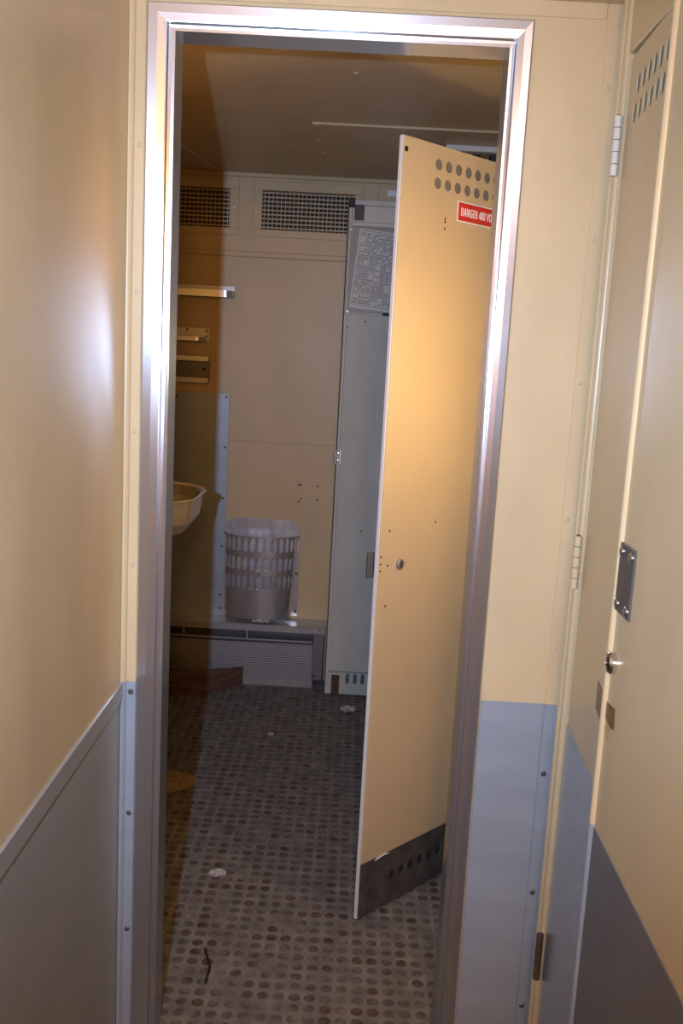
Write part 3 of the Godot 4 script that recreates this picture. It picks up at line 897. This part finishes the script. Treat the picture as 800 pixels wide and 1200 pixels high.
# ------------------------------------------------------------------ washroom fittings
func build_washroom() -> void:
	# wash basin on the left wall: rounded pan with rolled rim
	var b := thing("wash_basin", "stainless wash basin jutting in from the left of the doorway", "basin", Vector3(-0.99, 0.86, -2.58))
	var levels := [[0.0, 0.990], [0.004, 0.995], [0.010, 0.990], [0.011, 0.955], [0.016, 0.925], [0.040, 0.893], [0.095, 0.872], [0.19, 0.868]]
	var loop := func(inset: float, y: float):
		var pts := []
		var x0 := -0.995
		var x1 := -0.414 - inset
		var z0 := -2.78 + inset
		var z1 := -2.38 - inset
		var rad := maxf(0.13 - inset * 0.5, 0.02)
		pts.append(Vector3(x0, y, z1))
		for i in 9:
			var a := PI * 0.5 - PI * 0.5 * i / 8.0
			pts.append(Vector3(x1 - rad + rad * cos(a), y, z1 - rad + rad * sin(a)))
		for i in 9:
			var a := -PI * 0.5 * i / 8.0
			pts.append(Vector3(x1 - rad + rad * cos(a), y, z0 + rad + rad * sin(a)))
		pts.append(Vector3(x0, y, z0))
		return pts
	for side in 2:
		var st := start()
		var prev: Array = []
		for k in levels.size():
			var ins: float = levels[k][0] + 0.008 * side
			var yy: float = levels[k][1] + (0.004 if side == 1 and k > 2 else 0.0)
			if side == 1 and k < 2: continue
			var cur: Array = loop.call(ins, yy)
			if prev.size() > 0:
				for i in cur.size() - 1:
					var hint: Vector3 = (cur[i] - Vector3(-0.7, 0.9, -2.58)) * (1.0 if side == 0 else -1.0)
					face(st, [prev[i], prev[i + 1], cur[i + 1], cur[i]], hint)
			prev = cur
		var fan := []
		for v in prev: fan.append(v)
		face(st, fan, Vector3.DOWN if side == 0 else Vector3.UP)
		part(b, "outer_shell" if side == 0 else "bowl", st.commit(), "basin" if side == 0 else "steel_dull")

	# thin brown board bent round in front of the heater, its top dropping towards the wall
	var k := thing("kick_board", "dark brown bent board standing on the floor in front of the heater", "board", Vector3(-0.7, 0, -3.68))
	var line := [[-0.985, 3.600, 0.117], [-0.72, 3.602, 0.116], [-0.60, 3.608, 0.115], [-0.55, 3.625, 0.113], [-0.48, 3.690, 0.098], [-0.41, 3.762, 0.084]]
	var ks := start()
	for i in line.size() - 1:
		var a = line[i]
		var e = line[i + 1]
		var d := Vector3(e[0] - a[0], 0, -(e[1] - a[1])).normalized()
		var nn := Vector3(-d.z, 0, d.x) if -d.z > 0.0 or d.x > 0.0 else Vector3(d.z, 0, -d.x)
		var back := nn * -0.009
		var p0 := Vector3(a[0], 0.001, -a[1])
		var p1 := Vector3(e[0], 0.001, -e[1])
		var q0 := Vector3(a[0], a[2], -a[1])
		var q1 := Vector3(e[0], e[2], -e[1])
		face(ks, [p0, p1, q1, q0], nn)
		face(ks, [p0 + back, p1 + back, q1 + back, q0 + back], -nn)
		face(ks, [q0, q1, q1 + back, q0 + back], Vector3.UP)
		face(ks, [p0, p1, p1 + back, p0 + back], Vector3.DOWN)
		if i == line.size() - 2: face(ks, [p1, q1, q1 + back, p1 + back], d)
	part(k, "board", ks.commit(), "wood_brown")

	# pale conduit strip under the ceiling behind the yellow door
	var c := thing("conduit", "pale metal conduit strip under the ceiling above the yellow door", "conduit", Vector3(0.33, 2.04, -3.2))
	bar(c, "tray", Vector3(0.245, CH - 0.026, -3.16), Vector3(0.44, CH - 0.0075, -3.20), "off_white", 0.002)
	bar(c, "lower_strip", Vector3(0.31, CH - 0.040, -3.24), Vector3(0.40, CH - 0.030, -3.26), "off_white", 0.002)
	bar(c, "bracket", Vector3(0.392, CH - 0.075, -3.20), Vector3(0.44, CH - 0.026, -3.27), "black", 0.002)
	bar(c, "hanger", Vector3(0.34, CH - 0.030, -3.20), Vector3(0.36, CH - 0.0075, -3.26), "black", 0.0)

# the yellow locker door standing open at 46 degrees
func build_yellow_door() -> void:
	var org := Vector3(0.073, 0.02, -2.128)
	var dx := Vector3(0.694, 0, -0.72).normalized()
	var dn := Vector3(0.72, 0, 0.694).normalized()
	var bs := Basis(dx, Vector3.UP, dn)
	var wd := 0.46
	var ht := 1.850
	var pos := func(u: float, y: float, d: float): return org + dx * u + Vector3.UP * (y - 0.02) + dn * d
	var put := func(u: float, y: float, d: float): return Transform3D(bs, pos.call(u, y, d))
	var t := thing("locker_door", "tall yellow locker door standing open with a red danger sign", "locker door", org)
	var holes := []
	for rr in [1.829, 1.789]:
		for k in 9: holes.append([0.124 + 0.0364 * k, rr - 0.02, 0.0125, 0.0125, 0.018, 0.0198])
	var fn := func(x: float, y: float, d: float): return org + dx * x + Vector3.UP * y + dn * d
	part(t, "leaf", plate_mesh(wd, ht, 0.0015, holes, fn), "cream_wall")
	part(t, "core", plate_mesh(wd, ht, 0.007, [], func(x, y, d): return fn.call(x, y, d - 0.0045)), "cream_wall")
	# folded stile along the free edge
	part(t, "edge_stile", box_mesh(Vector3(0.033, ht - 0.152, 0.0016), 0.0007), "cream_wall", put.call(0.0172, 0.168 + (ht - 0.152) * 0.5, 0.0008))
	var es := part(t, "edge_strip", box_mesh(Vector3(0.003, ht, 0.0095), 0.001), "edge_white", put.call(-0.0016, 0.02 + ht * 0.5, -0.0050))
	es.set_meta("label", "bare pale edge of the door")
	# kick sheet with its own vent holes and chipped upper edge
	var kh := []
	for k in 8: kh.append([0.118 + 0.037 * k, 0.077, 0.011, 0.014, 0.018, 0.018])
	part(t, "kick_sheet", plate_mesh(wd, 0.145, 0.0016, kh, func(x, y, d): return fn.call(x, y, d + 0.0026)), "kick_dirty").set_meta("label", "dark grey kick sheet with oval holes")
	part(t, "paint_chip", prism_mesh(PackedVector2Array([Vector2(0, 0), Vector2(0.03, 0.004), Vector2(0.055, 0.0035), Vector2(0.034, 0.010), Vector2(0.008, 0.008)]), 0.0, 0.0006), "sign_white", put.call(0.05, 0.158, 0.0028))
	# wire mesh behind the vent holes
	part(t, "mesh_backing", plate_mesh(0.36, 0.10, 0.001, [], func(x, y, d): return fn.call(x + 0.09, y + 1.738, d - 0.0026)), "mesh_back")
	part(t, "kick_backing", plate_mesh(0.36, 0.06, 0.0006, [], func(x, y, d): return fn.call(x + 0.09, y + 0.047, d + 0.0008)), "dark_hole")  # near-black sheet, paints the dark depth seen through the kick holes
	# danger sign
	var sg := part(t, "danger_sign", box_mesh(Vector3(0.188, 0.046, 0.0008), 0.0002), "sign_white", put.call(0.294, 1.7395, 0.0006))
	sg.set_meta("label", "red sign lettered DANGER 480 VOLTS in white")
	part(sg, "red_field", box_mesh(Vector3(0.182, 0.0405, 0.0006), 0.0001), "sign_red", put.call(0.294, 1.7395, 0.0010))
	var tm := TextMesh.new()
	var font := SystemFont.new()
	font.font_names = PackedStringArray(["Droid Sans"])
	font.font_weight = 700
	tm.font = font
	tm.text = "DANGER 480 VOLTS"
	tm.font_size = 64
	tm.pixel_size = 0.001
	tm.depth = 0.002
	var ab := tm.get_aabb()
	var tsx := 0.146 / ab.size.x
	var tsy := 0.0195 / ab.size.y
	var tc := ab.get_center()
	part(sg, "lettering", tm, "sign_white", Transform3D(bs * Basis.from_scale(Vector3(tsx, tsy, 0.25)), pos.call(0.286 - tc.x * tsx, 1.7395 - tc.y * tsy, 0.0014)))
	# lock, screw holes, latch bolt
	var lk := part(t, "lock_cylinder", lathe_mesh([Vector2(0.0125, 0), Vector2(0.0125, 0.004), Vector2(0.0105, 0.006), Vector2(0, 0.006)], 20), "kick_dark", Transform3D(Basis(dx, dn, dx.cross(dn)), pos.call(0.075, 0.913, 0.0)))
	part(lk, "keyway", box_mesh(Vector3(0.004, 0.016, 0.001), 0.0), "black", put.call(0.075, 0.913, 0.0062))
	for q in [[0.031, 0.998], [0.031, 0.915], [0.031, 0.817], [0.158, 1.716], [0.158, 1.709], [0.158, 1.694], [0.006, 0.938], [0.006, 0.921], [0.006, 0.905], [0.20, 1.003]]:
		screw(t, pos.call(q[0], q[1], 0.0015 if q[0] < 0.033 else 0.0), dn, 0.0028, "bracket_brown", "screw_hole")
	part(t, "latch_bolt", box_mesh(Vector3(0.022, 0.060, 0.007), 0.001), "plate_dark", put.call(-0.010, 0.918, -0.016))
	screw(t, pos.call(0.008, 1.842, 0.0015), dn, 0.006, "black", "corner_hole")
	for hy in [0.3, 1.0, 1.6]:
		part(t, "hinge", lathe_mesh([Vector2(0.006, 0), Vector2(0.006, 0.08), Vector2(0, 0.081)], 10), "steel_dull", Transform3D(Basis(), pos.call(wd + 0.006, hy, -0.004)))

# the grey inner face of the far locker door
func build_grey_door() -> void:
	var z := -3.70
	var x0 := -0.063
	var x1 := 0.36
	var t := thing("locker_door", "pale grey locker door with chart pocket standing open before the rear wall", "locker door", Vector3(x0, 0.01, z))
	var slots := []
	for k in 10: slots.append([0.091 + 0.0313 * k, 0.068, 0.0082, 0.022, 0.0155, 0.03])
	var fn := func(x: float, y: float, d: float): return Vector3(x0 + x, 0.012 + y, z + d)
	part(t, "leaf", plate_mesh(x1 - x0, 1.963, 0.004, slots, fn), "grey_paint")
	bar(t, "slot_backing", Vector3(x0 + 0.06, 0.03, z - 0.030), Vector3(x1, 0.125, z - 0.026), "kick_dark", 0.0)  # dark colour stands in for the shade behind the slots
	part(t, "edge_flange", box_mesh(Vector3(0.004, 1.955, 0.03), 0.001), "rust", at(x0 - 0.002, 0.99, z - 0.016))  # thin dark brown strip along the left edge
	bar(t, "edge_stile", Vector3(x0, 0.10, z), Vector3(x0 + 0.012, 1.975, z + 0.006), "grey_light", 0.002)
	bar(t, "top_bar", Vector3(x0 + 0.012, 1.953, z), Vector3(x1, 1.975, z + 0.010), "grey_light", 0.003)
	bar(t, "corner_clip", Vector3(x0 - 0.002, 1.945, z), Vector3(x0 + 0.022, 1.978, z + 0.012), "black", 0.003)
	bar(t, "pocket_bar", Vector3(x0 + 0.005, 1.876, z), Vector3(x1, 1.894, z + 0.010), "grey_light", 0.003)
	bar(t, "upper_field", Vector3(x0 + 0.06, 1.894, z), Vector3(x1, 1.953, z + 0.003), "grey_light", 0.001)
	bar(t, "latch_block", Vector3(-0.042, 1.900, z), Vector3(-0.007, 1.955, z + 0.012), "bracket_brown", 0.002).set_meta("label", "reddish brown latch block")
	# chart pocket
	var pk := bar(t, "chart_pocket", Vector3(x0 + 0.003, 1.553, z), Vector3(x1, 1.876, z + 0.003), "grey_trim", 0.001)
	pk.set_meta("label", "dark backing of the chart pocket")
	bar(pk, "pocket_lip", Vector3(x0 + 0.003, 1.549, z), Vector3(x1, 1.557, z + 0.008), "grey_light", 0.002)
	bar(pk, "pocket_side", Vector3(x0, 1.553, z), Vector3(x0 + 0.006, 1.876, z + 0.008), "grey_light", 0.002)
	screw(pk, Vector3(-0.053, 1.866, z + 0.003), Vector3.BACK, 0.005, "screw_bright")
	screw(pk, Vector3(-0.053, 1.560, z + 0.003), Vector3.BACK, 0.005, "screw_bright")
	bar(pk, "clip", Vector3(0.085, 1.549, z + 0.004), Vector3(0.118, 1.560, z + 0.012), "black", 0.002)
	# hinge on the edge, foot plate, screws
	var hg := bar(t, "edge_hinge", Vector3(x0 - 0.006, 0.966, z), Vector3(x0 + 0.016, 1.024, z + 0.004), "steel_dull", 0.001)
	for y in [0.980, 1.008]: screw(hg, Vector3(x0 + 0.006, y, z + 0.004), Vector3.BACK, 0.006, "screw_bright")
	for k in 3: part(hg, "knuckle", lathe_mesh([Vector2(0.005, 0), Vector2(0.005, 0.018), Vector2(0, 0.018)], 10), "steel_dull", at(x0 - 0.005, 0.967 + 0.0195 * k, z + 0.005))
	bar(t, "bottom_rail", Vector3(x0, 0.106, z), Vector3(x1, 0.111, z + 0.004), "grey_trim", 0.0005)
	bar(t, "rusty_plate", Vector3(-0.038, 0.010, z), Vector3(-0.005, 0.094, z + 0.003), "rust", 0.001).set_meta("label", "rust-eaten lower corner plate")
	for q in [[0.02, 1.525], [-0.05, 1.50], [-0.055, 1.15], [-0.055, 0.80], [-0.057, 0.50], [-0.055, 0.13], [0.05, 0.70]]:
		screw(t, Vector3(q[0], q[1], z), Vector3.BACK, 0.0035, "rust")
	# chart sheet slipped askew in the pocket
	var ch := MeshInstance3D.new()
	ch.name = numbered(self, "paper_chart")
	var st := start()
	var cw := 0.175
	var chh := 0.295
	var n := 8
	var zf := func(u: float, v: float): return 0.004 * sin(u * 3.0) * (1.0 - v) + 0.002 * sin(v * 7.0)
	for i in n:
		for j in n:
			var q := []
			for e in [[0, 0], [1, 0], [1, 1], [0, 1]]:
				var u: float = (i + e[0]) / float(n)
				var v: float = (j + e[1]) / float(n)
				q.append([Vector3((u - 0.5) * cw, (0.5 - v) * chh, zf.call(u, v)), Vector2(u, v)])
			for tr in [[0, 1, 2], [0, 2, 3]]:
				for k in tr:
					st.set_uv(q[k][1])
					st.add_vertex(q[k][0])
	st.generate_normals()
	ch.mesh = st.commit()
	ch.material_override = M["chart"]
	add_child(ch)
	ch.transform = Transform3D(Basis(Vector3.BACK, deg_to_rad(-5.0)), Vector3(0.055, 1.715, z + 0.009))
	tag(ch, "printed paper chart tilted in the pocket of the pale grey door", "chart")

# ------------------------------------------------------------------ litter on the floor
func scrap(called: String, label: String, m: String, c: Vector3, w: float, d: float, h: float, sd: int, turn: float = 0.0, ragged: float = 0.72) -> void:
	var rg := RandomNumberGenerator.new()
	rg.seed = sd
	var nx := 12
	var nz := 9
	var st := start()
	var g := []
	var edge := []
	for k in 24: edge.append(rg.randf_range(ragged, 1.0))
	for i in nx + 1:
		var row := []
		for j in nz + 1:
			var u := i / float(nx) * 2.0 - 1.0
			var v := j / float(nz) * 2.0 - 1.0
			var a := atan2(v, u)
			var k := int((a + PI) / TAU * 23.99)
			var rad := maxf(absf(u), absf(v))
			var cs: Vector2 = Vector2(cos(a), sin(a)) * rad * float(edge[k])
			row.append(Vector3(cs.x * w * 0.5, 0.002 + rg.randf() * h * (1.0 - rad * 0.6), cs.y * d * 0.5))
		g.append(row)
	for i in nx:
		for j in nz:
			var a: Vector3 = g[i][j]
			var b: Vector3 = g[i + 1][j]
			var e: Vector3 = g[i + 1][j + 1]
			var f: Vector3 = g[i][j + 1]
			face(st, [a, b, e], Vector3.UP)
			face(st, [a, e, f], Vector3.UP)
			var dn := Vector3.DOWN * 0.0012
			face(st, [a + dn, b + dn, e + dn], Vector3.DOWN)
			face(st, [a + dn, e + dn, f + dn], Vector3.DOWN)
	var o := MeshInstance3D.new()
	o.name = numbered(self, called)
	o.mesh = st.commit()
	o.material_override = M[m]
	add_child(o)
	o.transform = Transform3D(Basis(Vector3.UP, turn), c)
	tag(o, label, "paper")

func build_debris() -> void:
	scrap("paper_scrap", "torn tan paper on the shadowed floor beside the left jamb", "paper_tan", Vector3(-0.56, 0.0012, -2.84), 0.23, 0.17, 0.008, 4, 0.2, 0.92)
	scrap("paper_scrap", "small pale crumpled scrap on the studs near the middle of the doorway", "paper_scrap", Vector3(-0.303, 0.0012, -2.325), 0.052, 0.046, 0.012, 9, 0.3)
	scrap("paper_scrap", "white crumpled paper on the floor at the foot of the grey door", "paper_scrap", Vector3(0.036, 0.0012, -3.545), 0.068, 0.07, 0.028, 14, 0.0)
	scrap("paper_scrap", "tiny pale scrap on the floor close to the left jamb", "paper_scrap", Vector3(-0.432, 0.0012, -2.209), 0.022, 0.02, 0.008, 19, 0.0)
	scrap("paper_scrap", "flattened dusty grey paper in the middle of the floor", "rubber", Vector3(-0.055, 0.0012, -3.03), 0.07, 0.16, 0.006, 23, 0.0)
	scrap("paper_scrap", "small white fleck on the floor left of the yellow door", "paper_scrap", Vector3(-0.245, 0.0012, -3.27), 0.026, 0.03, 0.006, 27, 0.0)
	scrap("paper_scrap", "limp brownish paper hanging under the waste bin", "paper_scrap", Vector3(-0.345, 0.2735, -3.786), 0.085, 0.03, 0.016, 31, 0.0)
	var w := thing("bent_wire", "bent black wire lying on the studded floor near the doorway", "wire", Vector3(-0.27, 0.003, -1.93))
	var st := start()
	add_tube(st, [Vector3(-0.283, 0.0052, -2.0), Vector3(-0.279, 0.0052, -1.985), Vector3(-0.262, 0.0052, -1.935), Vector3(-0.262, 0.0052, -1.925), Vector3(-0.263, 0.0052, -1.88)], 0.0028, 8)
	part(w, "strand", st.commit(), "black")
